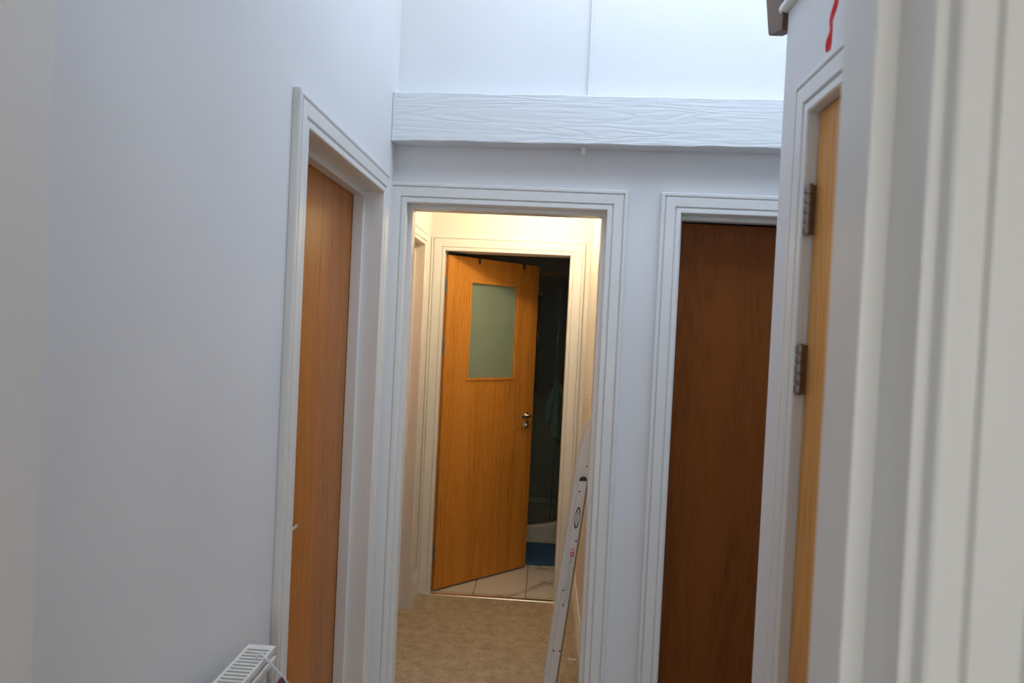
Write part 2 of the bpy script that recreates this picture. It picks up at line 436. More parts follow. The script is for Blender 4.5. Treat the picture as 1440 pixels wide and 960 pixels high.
def lever(parent, x, z, side, yface, length=0.11, rose=0.026, keyhole=True, m=None, thick=0.0085):
    """side -1/+1 : direction of the lever along x; yface: face y, projecting to -y"""
    m = m or M_chrome
    bm = lathe(bmesh.new(), [(0, 0), (rose, 0), (rose, 0.006), (rose * 0.9, 0.009), (0.011, 0.010), (0.009, 0.04), (0, 0.04)], (x, yface, z), (0, -1, 0))
    h = obj('door_handle', bm, m, parent)
    bm = bmesh.new()
    pts = smooth_path([(x - side * 0.002, yface - 0.034, z), (x + side * 0.008, yface - 0.045, z), (x + side * 0.03, yface - 0.048, z), (x + side * length, yface - 0.046, z)], 6)
    tube(bm, pts, thick, 14)
    obj('lever', bm, m, h)
    if keyhole:
        bm = lathe(bmesh.new(), [(0, 0), (rose, 0), (rose, 0.006), (rose * 0.85, 0.009), (0.010, 0.009), (0.008, 0.016), (0.003, 0.018), (0, 0.018)], (x, yface, z - 0.06), (0, -1, 0))
        obj('lock_turn', bm, m, parent)
    return h

# bathroom door, ajar into the bathroom
d1 = empty('door_1', (-0.596, 4.150, 0), math.radians(45))
tag(d1, 'oak bathroom door with frosted glass pane, standing ajar at the corridor end', 'door', kind='structure')
GX0, GX1, GZ0, GZ1 = 0.178, 0.560, 1.258, 1.842
obj('leaf', leaf_bm(0.742, 1.990, 0.040, 0.010, (GX0, GX1, GZ0, GZ1)), M_oak, d1, 0.002)
obj('glass_pane', B(((GX0 - 0.001, 0.014, GZ0 - 0.001), (GX1 + 0.001, 0.022, GZ1 + 0.001))), M_frost, d1)
def bead(parent, x0, x1, z0, z1, w, y0, y1):
    bm = bmesh.new()
    O = [(x0 - w, z0 - w), (x1 + w, z0 - w), (x1 + w, z1 + w), (x0 - w, z1 + w)]; I = [(x0, z0), (x1, z0), (x1, z1), (x0, z1)]
    vo = [[bm.verts.new((x, y, z)) for x, z in O] for y in (y0, y1)]; vi = [[bm.verts.new((x, y, z)) for x, z in I] for y in (y0, y1)]
    for k in range(4):
        j = (k + 1) % 4
        bm.faces.new((vo[0][k], vo[0][j], vi[0][j], vi[0][k])); bm.faces.new((vo[1][k], vi[1][k], vi[1][j], vo[1][j]))
        bm.faces.new((vo[0][k], vo[1][k], vo[1][j], vo[0][j])); bm.faces.new((vi[0][k], vi[0][j], vi[1][j], vi[1][k]))
    return obj('glazing_bead', bm, M_oak, parent, 0.003, 3)
bead(d1, GX0 + 0.004, GX1 - 0.004, GZ0 + 0.004, GZ1 - 0.004, 0.016, -0.006, 0.015)
M_hd = mat('dull_steel_hinge', (0.30, 0.27, 0.22), 0.35, 0.9)
for z in (1.76, 1.40, 0.19):
    bm = B(((-0.0025, 0.004, z), (0.0, 0.034, z + 0.10))); h = obj('hinge_plate', bm, M_hd, d1, 0.0005)
    bm = cyl(bmesh.new(), (-0.0065, 0.0445, z), (-0.0065, 0.0445, z + 0.10), 0.006); obj('knuckle', bm, M_hd, h)
    bm = bmesh.new()
    for zz in (0.02, 0.05, 0.08):
        cyl(bm, (-0.0034, 0.012 + 0.01 * (zz == 0.05), z + zz), (-0.0024, 0.012 + 0.01 * (zz == 0.05), z + zz), 0.003, n=12)
    obj('screw', bm, M_chrome, h)
lever(d1, 0.682, 1.012, -1, 0.0, 0.095, 0.023)
bm = B(((0.7415, 0.008, 0.92), (0.7435, 0.032, 1.06))); obj('latch_plate', bm, M_hd, d1)
for i, x in enumerate((0.232, 0.604)):
    bm = bmesh.new()
    box(bm, (x - 0.008, -0.003, 1.955), (x + 0.008, -0.0003, 1.9925)); box(bm, (x - 0.008, -0.003, 1.9905), (x + 0.008, 0.043, 1.993)); box(bm, (x - 0.008, 0.0403, 1.93), (x + 0.008, 0.043, 1.9925))
    k = obj('over_door_hook', bm, M_black, None, 0.0008)
    k.location = d1.location; k.rotation_euler = d1.rotation_euler
    tag(k, ('black over-door hook clipped above the frosted pane, nearer the hinges', 'black over-door hook clipped near the outer corner of the bathroom door')[i], 'hook', 'hooks over the bathroom door')

# left oak door, closed and set back in the left wall  (local x runs towards +y)
d2 = empty('door_2', (-0.665, 1.606, 0), PI / 2)
tag(d2, 'tall plain oak door set back in the left wall beside the radiator', 'door', kind='structure')
obj('leaf', leaf_bm(0.744, 2.007, 0.040, 0.006), M_oak_hall, d2, 0.0015)
lever(d2, 0.068, 1.046, 1, 0.0, 0.115, 0.026, thick=0.0055)
# dark door in the end wall, slightly ajar into the room behind
d3 = empty('door_3', (0.4505, 2.636, 0), math.radians(4.5))
tag(d3, 'dark brown oak door in the end wall, slightly ajar', 'door', kind='structure')
obj('leaf', leaf_bm(0.735, 1.993, 0.040, 0.008), M_oak_dark, d3, 0.0015)
lever(d3, 0.675, 1.03, -1, 0.0, 0.11, 0.026)
for z in (0.2, 1.0, 1.72):
    bm = cyl(bmesh.new(), (-0.001, 0.046, z), (-0.001, 0.046, z + 0.09), 0.005); obj('hinge', bm, M_steel, d3)
# pale oak door on the right wall (local x runs towards -y, local +y into the wall)
d4 = empty('door_4', (0.4865, 1.3605, 0), -PI / 2)
tag(d4, 'pale oak door seen edge on in the right wall, hung on steel hinges', 'door', kind='structure')
obj('leaf', leaf_bm(0.757, 2.007, 0.040, 0.006), M_oak_pale, d4, 0.0015)
for z in (1.780, 1.482, 0.22):
    hinge(d4, 0.0065, -0.0135, z, 0.092, 0.0085, leafdir=(-0.02, 0.55))
lever(d4, 0.69, 1.03, -1, 0.0, 0.11, 0.026)
# closed door deep in the corridor's left frame
d5 = empty('door_5', (-0.762, 3.102, 0), PI / 2)
tag(d5, 'oak door in the left wall of the corridor, mostly hidden', 'door', kind='structure')
obj('leaf', leaf_bm(0.756, 2.005, 0.034, 0.006), M_oak, d5, 0.0015)

# ------------------------------------------------------------------ skirting
def skirt(name, a, b, h, t, nrm, label, m=M_trim):
    """a, b plan points on the wall face, nrm plan normal into the room"""
    a = Vector((*a, 0)); b = Vector((*b, 0)); n = Vector((*nrm, 0))
    prof = [(0, 0), (t, 0), (t, h * 0.78), (t * 0.82, h * 0.82), (t * 0.80, h * 0.88), (t * 0.4, h * 0.97), (t * 0.35, h), (0, h)]
    o = obj(name, prism(bmesh.new(), prof, lambda u, v, s: a.lerp(b, s) + n * u + Vector((0, 0, v)), 0, 1), m, None)
    tag(o, label, 'skirting board', kind='structure')
skirt('baseboard_left', (-0.70, 3.935), (-0.70, 4.13), 0.14, 0.018, (1, 0), 'cream skirting at the far end of the corridor left wall')
skirt('baseboard_right', (0.225, 2.70), (0.225, 4.128), 0.195, 0.022, (-1, 0), 'cream skirting along the corridor right wall behind the ladder')
skirt('baseboard_back', (0.264, 2.547), (0.375, 2.547), 0.14, 0.018, (0, -1), 'white skirting between the doorway and dark door frame')
skirt('baseboard_hall', (-0.578, 0.68), (-0.578, 1.53), 0.14, 0.018, (1, 0), 'white skirting below the radiator')

# threshold strip
o = obj('trim_8', prism(bmesh.new(), [(4.100, -0.002), (4.102, 0.004), (4.110, 0.007), (4.122, 0.007), (4.132, 0.004), (4.134, -0.002)], lambda u, v, t: Vector((t, u, v)), -0.612, 0.110), M_brass, None)
tag(o, 'shiny metal threshold strip between carpet and bathroom tiles', 'threshold', kind='structure')

# ------------------------------------------------------------------ beam, conduit, hook
bm = bmesh.new()
nseg = 60
x0, x1 = -0.5775, 2.099
def bz(x): return 2.213 + (x + 0.5775) * 0.0140
def bt(x): return 2.384 + (x + 0.5775) * 0.0115
rings = []
for i in range(nseg + 1):
    x = x0 + (x1 - x0) * i / nseg
    w1 = 0.0012 * math.sin(x * 13) + 0.001 * math.sin(x * 37 + 1); w2 = 0.001 * math.sin(x * 17 + 2) + 0.0008 * math.sin(x * 41)
    rings.append([bm.verts.new(p) for p in ((x, YN - 0.0005, bz(x)), (x, 2.470, bz(x) + w1), (x, 2.470 + 0.002, bt(x) + w2), (x, YN - 0.0005, bt(x)))])
for A, Bq in zip(rings, rings[1:]):
    for k in range(4): bm.faces.new((A[k], A[(k + 1) % 4], Bq[(k + 1) % 4], Bq[k]))
bm.faces.new(rings[0]); bm.faces.new(rings[-1][::-1])
o = obj('ceiling_beam', bm, M_beam, None, 0.004, 3)
tag(o, 'rough sawn white painted timber beam across the end wall above the doors', 'beam')
bm = prism(bmesh.new(), [(-0.005, 0), (-0.005, -0.006), (-0.003, -0.009), (0.003, -0.009), (0.005, -0.006), (0.005, 0)],
           lambda u, v, t: Vector((0.104 + u, YN - 0.0003 + v, t)), 2.394, HIGH)
o = obj('cable_trunking', bm, M_trim); tag(o, 'thin white cable trunking running up the wall above the beam', 'trunking')
bm = lathe(bmesh.new(), [(0, 0.0), (0.012, 0.0), (0.012, 0.005), (0.009, 0.009), (0.007, 0.013), (0.009, 0.018), (0.010, 0.024), (0.007, 0.030), (0, 0.031)], (0.095, 2.512, bz(0.095) + 0.0005), (0, 0, -1), 20)
o = obj('screw_hook', bm, M_whiteplastic); tag(o, 'tiny white peg under the middle of the painted beam', 'peg')

# ------------------------------------------------------------------ cupboard block top: bead trim, dark fascia
bm = bmesh.new(); prof = [(0, -0.013)] + [(0.013 * math.sin(a) + 0.003, -0.013 * math.cos(a)) for a in [i * PI / 10 for i in range(11)]] + [(0, 0.013)]
prism(bm, prof, lambda u, v, t: Vector((XR - u, t, 2.292 + v)), Y1, 1.572)
for f in bm.faces: f.smooth = False
o = obj('trim_9', bm, M_trim); tag(o, 'rounded white bead moulding along the top of the right wall', 'moulding', kind='structure')
bm = prism(bmesh.new(), [(0.70, 2.306), (1.558, 2.306), (1.558, 2.243), (1.650, 2.268), (1.658, 2.276), (1.715, 2.44), (0.70, 2.44)],
           lambda u, v, t: Vector((t, u, v)), 0.468, 0.500)
o = obj('fascia_board', bm, M_brown, None, 0.002); tag(o, 'dark brown timber board jutting past the top of the right hand corner', 'timber board')

# red ribbon
pts = [(0.452, 1.250, 2.074), (0.452, 1.248, 2.092), (0.453, 1.244, 2.108), (0.451, 1.240, 2.122), (0.452, 1.231, 2.138), (0.453, 1.227, 2.152), (0.451, 1.228, 2.17), (0.453, 1.225, 2.20), (0.454, 1.229, 2.24), (0.456, 1.226, 2.276)]
pts = [(x, y - 0.009, z) for x, y, z in pts]
pts = smooth_path(pts, 6); bm = bmesh.new(); prev = None
for i, p in enumerate(pts):
    s = i / (len(pts) - 1); a = 0.5 + 0.5 * math.sin(s * 17); w = 0.0046 + 0.0006 * math.sin(s * 23)
    dv = Vector((math.sin(a) * 0.5, -math.cos(a), 0)).normalized(); nn = Vector((-dv.y, dv.x, 0)) * 0.0009
    ring = [bm.verts.new(p + dv * w * u + nn * v) for u, v in ((-1, -1), (1, -1), (1, 1), (-1, 1))]
    if prev:
        for k in range(4): bm.faces.new((prev[k], prev[(k + 1) % 4], ring[(k + 1) % 4], ring[k])).smooth = False
    else: bm.faces.new(ring)
    prev = ring
bm.faces.new(prev[::-1])
o = obj('ribbon', bm, M_red); tag(o, 'twisted bright red ribbon dangling above the right hand door frame', 'ribbon')

# ------------------------------------------------------------------ radiator
ry0, ry1, rx0, rx1, rz0, rz1 = 0.74, 1.318, -0.538, -0.486, 0.36, 0.955
r = empty('radiator', (-0.512, 1.03, 0)); tag(r, 'white panel radiator with slotted top grille on the left wall', 'radiator')
def rl(bm):   # world coords -> local of the empty
    bmesh.ops.translate(bm, verts=bm.verts[:], vec=(0.512, -1.03, 0)); return bm
bm = bmesh.new()
# pressed front and back panels with flutes
for xa, sg in ((rx1 - 0.010, 1), (rx0 + 0.008, -1)):
    prof = []; nf = 15
    for i in range(nf):
        yb = ry0 + 0.012 + (ry1 - ry0 - 0.024) * i / nf; st = (ry1 - ry0 - 0.024) / nf
        prof += [(yb, 0.0), (yb + st * 0.25, 0.004), (yb + st * 0.6, 0.004), (yb + st * 0.85, 0.0)]
    prof.append((ry1 - 0.012, 0.0))
    poly = [(y, xa + sg * v) for y, v in prof] + [(ry1 - 0.012, xa - sg * 0.004), (ry0 + 0.012, xa - sg * 0.004)]
    prism(bm, poly, lambda u, v, t: Vector((v, u, t)), rz0, rz1 - 0.020)
obj('panel', rl(bm), M_rad, r)
bm = bmesh.new(); box(bm, (rx0 + 0.008, ry0 + 0.02, rz1 - 0.040), (rx1 - 0.012, ry1 - 0.02, rz1 - 0.020)); obj('inside_shade', rl(bm), M_dark, r)  # near-black block gives the shade below the slots as colour
bm = bmesh.new()
box(bm, (rx0, ry0, rz1 - 0.03), (rx0 + 0.005, ry1, rz1)); box(bm, (rx1 - 0.005, ry0, rz1 - 0.012), (rx1, ry1, rz1))
box(bm, (rx1 - 0.004, ry0, rz1 - 0.030), (rx1 + 0.002, ry1, rz1 - 0.019))
y = ry0 + 0.012
while y < ry1 - 0.012:
    box(bm, (rx0 + 0.0045, y, rz1 - 0.006), (rx1 - 0.0045, y + 0.0062, rz1 - 0.001)); y += 0.0122
box(bm, (rx0 + 0.0045, ry1 - 0.014, rz1 - 0.003), (rx1 - 0.0045, ry1, rz1 - 0.0005)); box(bm, (rx0 + 0.0045, ry0, rz1 - 0.003), (rx1 - 0.0045, ry0 + 0.012, rz1 - 0.0005))
obj('top_grille', rl(bm), M_rad, r, 0.0008)
for ya, yb in ((ry1 - 0.004, ry1), (ry0, ry0 + 0.004)):
    bm = B(((rx0 + 0.002, ya, rz0), (rx1 - 0.002, yb, rz1 - 0.028)), ((rx0 + 0.002, ya, rz1 - 0.03), (rx1 - 0.016, yb, rz1 - 0.001))); obj('end_cap', rl(bm), M_rad, r, 0.001)
for yy in (ry0 + 0.12, ry1 - 0.12):
    bm = B(((XL + 0.0005, yy - 0.02, rz0 + 0.05), (rx0 + 0.006, yy + 0.02, rz1 - 0.08))); obj('wall_bracket', rl(bm), M_rad, r)
bm = bmesh.new(); tube(bm, smooth_path([(-0.512, ry1, rz0 + 0.03), (-0.512, ry1 + 0.035, rz0 + 0.03), (-0.512, ry1 + 0.045, rz0 - 0.01), (-0.512, ry1 + 0.045, -0.0)], 6), 0.0075); obj('pipe', rl(bm), M_rad, r)
bm = bmesh.new(); cyl(bm, (-0.512, ry1 + 0.045, rz0 - 0.02), (-0.512, ry1 + 0.045, rz0 + 0.06), 0.016); obj('valve', rl(bm), M_whiteplastic, r, 0.003)

# white wire airer hooked over the radiator
a = empty('radiator_airer', (-0.486, 1.28, 0.955)); tag(a, 'white wire airer hooked over the radiator end', 'airer')
def lc(bm): bmesh.ops.translate(bm, verts=bm.verts[:], vec=(0.486, -1.28, -0.955)); return bm
def arm(yy):
    return smooth_path([(-0.505, yy, 0.925), (-0.503, yy, 0.950), (-0.497, yy, 0.961), (-0.488, yy, 0.962), (-0.476, yy, 0.950), (-0.451, yy + 0.024, 0.903), (-0.425, yy + 0.030, 0.862), (-0.37, yy + 0.034, 0.77)], 6)
for yy in (1.262, 0.86):
    obj('arm', lc(tube(bmesh.new(), arm(yy), 0.0024, 10)), M_wire, a)
obj('brace', lc(tube(bmesh.new(), [(-0.457, 1.280, 0.915), (-0.471, 1.278, 0.892), (-0.478, 1.276, 0.84), (-0.478, 1.270, 0.78)], 0.0022, 10)), M_wire, a)
for k, (x, z) in enumerate(((-0.374, 0.777), (-0.400, 0.823), (-0.456, 0.910))):
    obj('rail', lc(tube(bmesh.new(), [(x, 0.884, z), (x, 1.287, z)], 0.0022, 10)), M_wire, a)
# dark cloth draped over the outer rail
bm = bmesh.new(); n = 14; vs = []
for i in range(n + 1):
    yy = 1.276 - 0.16 * i / n; row = []
    for j, (dx, dz) in enumerate(((-0.011, -0.11), (-0.010, -0.05), (-0.008, -0.01), (0, 0.0045), (0.008, -0.01), (0.012, -0.05), (0.014, -0.12))):
        row.append(bm.verts.new((-0.456 + dx + 0.0012 * math.sin(i * 1.7 + j), yy, 0.910 + dz + 0.002 * math.sin(i))))
    vs.append(row)
for A, Bq in zip(vs, vs[1:]):
    for j in range(6): bm.faces.new((A[j], A[j + 1], Bq[j + 1], Bq[j])).smooth = True
o = obj('cloth', bm, M_maroon); md = o.modifiers.new('thick', 'SOLIDIFY'); md.thickness = 0.003; md.offset = 1
tag(o, 'dark red cloth hanging on the white wire airer', 'cloth')

# ------------------------------------------------------------------ ladder
LS = 0.113
L = empty('ladder', (0.10, 2.87, 0)); tag(L, 'aluminium two section ladder leaning against the corridor wall in the doorway', 'ladder')
def lx(z, off=0.0): return 0.033 + LS * z + off
def ll(bm):
    for v in bm.verts:
        off = v.co.x - lx(v.co.z); z = v.co.z if v.co.z < 0.1 else 1.58 - (1.58 - v.co.z) * 0.957
        y = 2.703 + (v.co.y - 2.82) * 0.78
        v.co = Vector((0.0254 + 0.1040 * z + off * 0.957 + (y - 2.703) * 0.050 - 0.10, y - 2.87, z))
    return bm
def stile(off0, off1, ya, yb, z0, z1, rounded=False):
    bm = bmesh.new()
    if rounded:
        prof = [(off0, z0), (off1, z0), (off1, z1 - 0.03), (off1 - 0.002, z1 - 0.008), (off1 - 0.010, z1), (off1 - 0.020, z1), (off0 + 0.012, z1 - 0.04), (off0 + 0.004, z1 - 0.09), (off0, z1 - 0.15)]
    else: prof = [(off0, z0), (off1, z0), (off1, z1), (off0, z1)]
    return prism(bm, prof, lambda u, v, t: Vector((lx(v, u), t, v)), ya, yb)
AZ = 1.20; BZ = 0.985
for ya in (2.8480, 3.2020):
    obj('stile', ll(stile(0.0, 0.046, ya, ya + 0.024, 0.012, AZ, True)), M_alu, L, 0.002)
for k, ya in enumerate((2.8200, 3.2300)):
    s = obj('stile', ll(stile(0.017, 0.0500, ya, ya + 0.026, 0.012, BZ)), M_alu, L, 0.0015)
    obj('stile_shadow', ll(stile(0.0500, 0.0560, ya + 0.002, ya + 0.026, 0.012, BZ - 0.005)), M_stile_shadow, s)  # strip along the stile, coloured dark as the ladder's shadow
    # dark open end of the section
    bm = bmesh.new(); pr = [(0.018, BZ - 0.001), (0.020, BZ + 0.009), (0.027, BZ + 0.015), (0.038, BZ + 0.016), (0.046, BZ + 0.011), (0.049, BZ + 0.001)]
    prism(bm, pr, lambda u, v, t: Vector((lx(v, u), t, v)), ya + 0.002, ya + 0.024); obj('end_cap', ll(bm), M_black, L)
bm = bmesh.new(); prism(bm, [(0.038, BZ + 0.004), (0.054, BZ + 0.004), (0.054, BZ + 0.052), (0.040, BZ + 0.052)], lambda u, v, t: Vector((lx(v, u), t, v)), 2.838, 2.8475)
obj('guide_block', ll(bm), M_whiteplastic, L, 0.0015)
for z in (0.20, 0.46, 0.72, 0.98):
    obj('rung', ll(cyl(bmesh.new(), (lx(z, 0.012), 2.868, z), (lx(z, 0.012), 3.206, z), 0.010, n=18)), M_alu, L)
for z in (0.33, 0.59, 0.85):
    obj('rung', ll(cyl(bmesh.new(), (lx(z, 0.036), 2.844, z), (lx(z, 0.036), 3.232, z), 0.010, n=18)), M_alu, L)
for ya in (2.8480, 3.2020): obj('foot', ll(stile(-0.002, 0.014, ya - 0.002, ya + 0.026, 0.0, 0.03)), M_black, L, 0.002)
for ya in (2.8200, 3.2300): obj('foot', ll(stile(0.015, 0.0545, ya - 0.002, ya + 0.026, 0.0, 0.03)), M_black, L, 0.002)
YB = 2.8200
for z, u in ((0.943, 0.026), (0.745, 0.043), (0.545, 0.022), (0.300, 0.022), (0.300, 0.046)):
    obj('rivet', ll(cyl(bmesh.new(), (lx(z, u), YB + 0.001, z), (lx(z, u), YB - 0.0015, z), 0.0035, n=12)), M_black, L)
obj('rivet', ll(cyl(bmesh.new(), (lx(1.04, 0.040), 2.849, 1.04), (lx(1.04, 0.040), 2.8465, 1.04), 0.003, n=12)), M_black, L)
def lab(poly, m, name, d=0.0004):     # poly in (u across, z) on the stile face
    bm = bmesh.new(); prism(bm, poly, lambda u, v, t: Vector((lx(v, u), t, v)), YB - 0.0002 - d, YB + 0.0006); return obj(name, ll(bm), m, L)
def oval(cu, cz, a, b, n=28, sk=0.0): return [(cu + a * math.cos(2 * PI * i / n) + sk * b * math.sin(2 * PI * i / n), cz + b * math.sin(2 * PI * i / n)) for i in range(n)]
lab(oval(0.0335, 0.838, 0.0105, 0.044), M_ink, 'logo_oval', 0.0004)
lab(oval(0.0335, 0.838, 0.0085, 0.030), M_stick, 'logo_field', 0.0007)
# lettering of the logo, read upwards: zig-zag strokes
zz = 0.812
for k in range(6):
    for (u0, z0, u1, z1) in (((0.028, zz, 0.0385, zz + 0.0045)), ((0.0385, zz + 0.0045, 0.028, zz + 0.0062))):
        du, dz = u1 - u0, z1 - z0; l = math.hypot(du, dz); pu, pz = -dz / l * 0.0008, du / l * 0.0008
        lab([(u0 + pu, z0 + pz), (u1 + pu, z1 + pz), (u1 - pu, z1 - pz), (u0 - pu, z0 - pz)], M_ink, 'logo_letter', 0.0010)
    zz += 0.0088
lab(oval(0.0335, 0.869, 0.0030, 0.004), M_stick, 'logo_dot', 0.0010); lab(oval(0.0335, 0.807, 0.0030, 0.004), M_stick, 'logo_dot', 0.0010)
# warning sticker: red triangle, red square, rows of tiny grey print
lab([(0.020, 0.470), (0.046, 0.470), (0.046, 0.735), (0.020, 0.735)], mat('aluminium_sticker', (0.68, 0.64, 0.61), 0.5), 'warning_sticker', 0.0002)
def ring_tri(c, z, s):
    for (p, q) in (((c - s, z), (c + s, z)), ((c + s, z), (c, z + 1.7 * s)), ((c, z + 1.7 * s), (c - s, z))):
        du, dz = q[0] - p[0], q[1] - p[1]; l = math.hypot(du, dz); pu, pz = -dz / l * 0.0011, du / l * 0.0011
        lab([(p[0] + pu, p[1] + pz), (q[0] + pu, q[1] + pz), (q[0] - pu, q[1] - pz), (p[0] - pu, p[1] - pz)], M_redprint, 'warning_triangle', 0.0006)
ring_tri(0.0355, 0.706, 0.0062)
lab([(0.028, 0.682), (0.0425, 0.682), (0.0425, 0.700), (0.028, 0.700)], M_redprint, 'warning_square', 0.0006)
lab([(0.032, 0.688), (0.039, 0.688), (0.037, 0.694), (0.033, 0.696)], M_stick, 'warning_figure', 0.0009)
bm = bmesh.new(); random.seed(3)
def lp(u0, z0, u1, z1, w=0.0007):
    du, dz = u1 - u0, z1 - z0; l = math.hypot(du, dz); pu, pz = -dz / l * w, du / l * w
    prism(bm, [(u0 + pu, z0 + pz), (u1 + pu, z1 + pz), (u1 - pu, z1 - pz), (u0 - pu, z0 - pz)], lambda u, v, t: Vector((lx(v, u), t, v)), YB - 0.0008, YB + 0.0002)
for k in range(5): lp(0.026, 0.650 + k * 0.006, 0.040, 0.656 + k * 0.006)
z = 0.500
while z < 0.645:
    for u in (0.026, 0.031, 0.036, 0.041):
        if random.random() < 0.75: lp(u, z, u + random.uniform(0.0015, 0.0035), z + random.uniform(-0.002, 0.003), 0.0008)
    z += 0.0052
lp(0.028, 0.482, 0.036, 0.482, 0.0012); lp(0.028, 0.490, 0.036, 0.490, 0.0012); lp(0.028, 0.482, 0.028, 0.490, 0.0012); lp(0.036, 0.482, 0.032, 0.490, 0.0012)
obj('warning_print', ll(bm), M_greyprint, L)

# ------------------------------------------------------------------ light switch, door stop, corridor lamp
s = empty('light_switch', (0.225, 3.78, 1.215)); tag(s, 'small white light switch on the corridor right wall', 'light switch')
obj('plate', B(((-0.0065, -0.043, -0.043), (-0.0003, 0.043, 0.043))), M_whiteplastic, s, 0.002)
obj('rocker', prism(bmesh.new(), [(-0.006, -0.013), (-0.0115, 0.013), (-0.006, 0.015)], lambda u, v, t: Vector((u, t, v)), -0.006, 0.006), M_whiteplastic, s, 0.0008)
bm = lathe(bmesh.new(), [(0, 0), (0.012, 0), (0.012, 0.004), (0.005, 0.008), (0.005, 0.026), (0.010, 0.030), (0.010, 0.038), (0.006, 0.042), (0, 0.042)], (0.2028, 3.22, 0.085), (-1, 0, 0), 20)
o = obj('door_stop_knob', bm, M_chrome); tag(o, 'small shiny knob fixed to the skirting behind the ladder', 'knob')
LX, LY = -0.06, 3.62
lm = empty('ceiling_lamp', (LX, LY, LOW)); tag(lm, 'round flush lamp on the corridor ceiling', 'ceiling lamp')
obj('base', lathe(bmesh.new(), [(0, -0.0005), (0.085, -0.0005), (0.085, -0.02), (0.08, -0.024), (0, -0.024)], (0, 0, 0)), M_whiteplastic, lm)
obj('bowl', lathe(bmesh.new(), [(0.078, -0.0245), (0.076, -0.05), (0.06, -0.072), (0.035, -0.084), (0, -0.088)], (0, 0, 0)), M_lamp, lm)

# ------------------------------------------------------------------ bathroom
# blue mat
bm = bmesh.new(); box(bm, (-0.45, 4.735, 0.0), (0.26, 5.20, 0.016))
o = obj('bath_mat', bm, M_mat, None, 0.006, 3); tag(o, 'blue bath mat on the marble tiles before the shower', 'bath mat')
o.rotation_euler = (0, 0, 0)
# quadrant shower tray in the back left corner
QX, QY, QR = -0.19, 5.64, 0.42
def quad(r_off, n=24):
    """outline of the tray: back-left corner square, front-right corner round"""
    x0, y1 = -0.759, 6.199; R = QR - r_off; xs = QX + R; ys = QY - R
    P = [(x0 + r_off * (r_off > 0), y1 - r_off * (r_off > 0)), (x0 + r_off * (r_off > 0), ys)]
    P += [(QX + R * math.sin(t), QY - R * math.cos(t)) for t in [i * PI / 2 / n for i in range(n + 1)]]
    P.append((xs, y1 - r_off * (r_off > 0))); return P
t = empty('shower_tray', (QX, QY, 0)); tag(t, 'white curved quadrant shower tray behind the blue mat', 'shower tray')
def tl(bm): bmesh.ops.translate(bm, verts=bm.verts[:], vec=(-QX, -QY, 0)); return bm
bm = bmesh.new(); lv = [(0.0, 0.0), (0.0, 0.115), (0.008, 0.125), (0.045, 0.125), (0.06, 0.118), (0.085, 0.085)]
rs = []
for off, z in lv: rs.append([bm.verts.new((x, y, z)) for x, y in quad(off)])
for A, Bq in zip(rs, rs[1:]):
    for i in range(len(A)): bm.faces.new((A[i], A[(i + 1) % len(A)], Bq[(i + 1) % len(A)], Bq[i])).smooth = False
bm.faces.new(rs[-1]); bm.faces.new(rs[0][::-1]); obj('basin', tl(bm), M_tray, t)
bm = lathe(bmesh.new(), [(0.0, 0.004), (0.04, 0.003), (0.045, 0.0)], (-0.55, 5.95, 0.0855)); obj('drain_cover', tl(bm), M_chrome, t)
# enclosure
e = empty('shower_enclosure', (QX, QY, 0.125)); tag(e, 'curved glass shower enclosure with dark seals and chrome rails in the dim bathroom', 'shower enclosure')
def el(bm): bmesh.ops.translate(bm, verts=bm.verts[:], vec=(-QX, -QY, -0.125)); return bm
def arc(r, a0, a1, n=20): return [(QX + r * math.sin(a0 + (a1 - a0) * i / n), QY - r * math.cos(a0 + (a1 - a0) * i / n)) for i in range(n + 1)]
RG = QR - 0.025
def curved(r0, r1, a0, a1, z0, z1):
    bm = bmesh.new(); P = arc(r0, a0, a1) + arc(r1, a0, a1)[::-1]
    return prism(bm, P, lambda u, v, t: Vector((u, v, t)), z0, z1)
AD = math.radians
obj('glass_door', el(curved(RG - 0.003, RG + 0.003, AD(46), AD(88), 0.135, 1.97)), M_glass, e)
obj('glass_door', el(curved(RG - 0.012, RG - 0.006, AD(6), AD(44), 0.135, 1.97)), M_glass, e)
obj('top_rail', el(curved(RG - 0.016, RG + 0.010, 0, PI / 2, 1.97, 2.00)), M_chrome, e)
obj('bottom_rail', el(curved(RG - 0.016, RG + 0.010, 0, PI / 2, 0.1255, 0.135)), M_chrome, e)
for an in (45.0, 66.0):
    x, y = arc(RG, AD(an), AD(an), 1)[0]
    obj('door_seal', el(B(((x - 0.005, y - 0.008, 0.135), (x + 0.005, y + 0.008, 1.97)))), M_black, e)
for an in (78.0, 90.0):
    x, y = arc(RG, AD(an), AD(an), 1)[0]
    obj('post', el(cyl(bmesh.new(), (x, y, 0.135), (x, y, 1.97), 0.011)), M_chrome, e)
obj('glass_panel', el(B(((QX + RG - 0.003, QY + 0.01, 0.135), (QX + RG + 0.003, 6.199, 1.97)))), M_glass, e)
obj('glass_panel', el(B(((-0.759, QY - RG - 0.003, 0.135), (QX - 0.01, QY - RG + 0.003, 1.97)))), M_glass, e)
kx, ky = arc(RG, AD(38), AD(38), 1)[0]; kd = Vector((math.sin(AD(38)), -math.cos(AD(38)), 0))
bm = lathe(bmesh.new(), [(0, 0), (0.008, 0), (0.007, 0.02), (0.014, 0.028), (0.015, 0.040), (0.010, 0.045), (0, 0.045)], (kx, ky, 1.165), kd, 20)
obj('knob', el(bm), M_black, e)
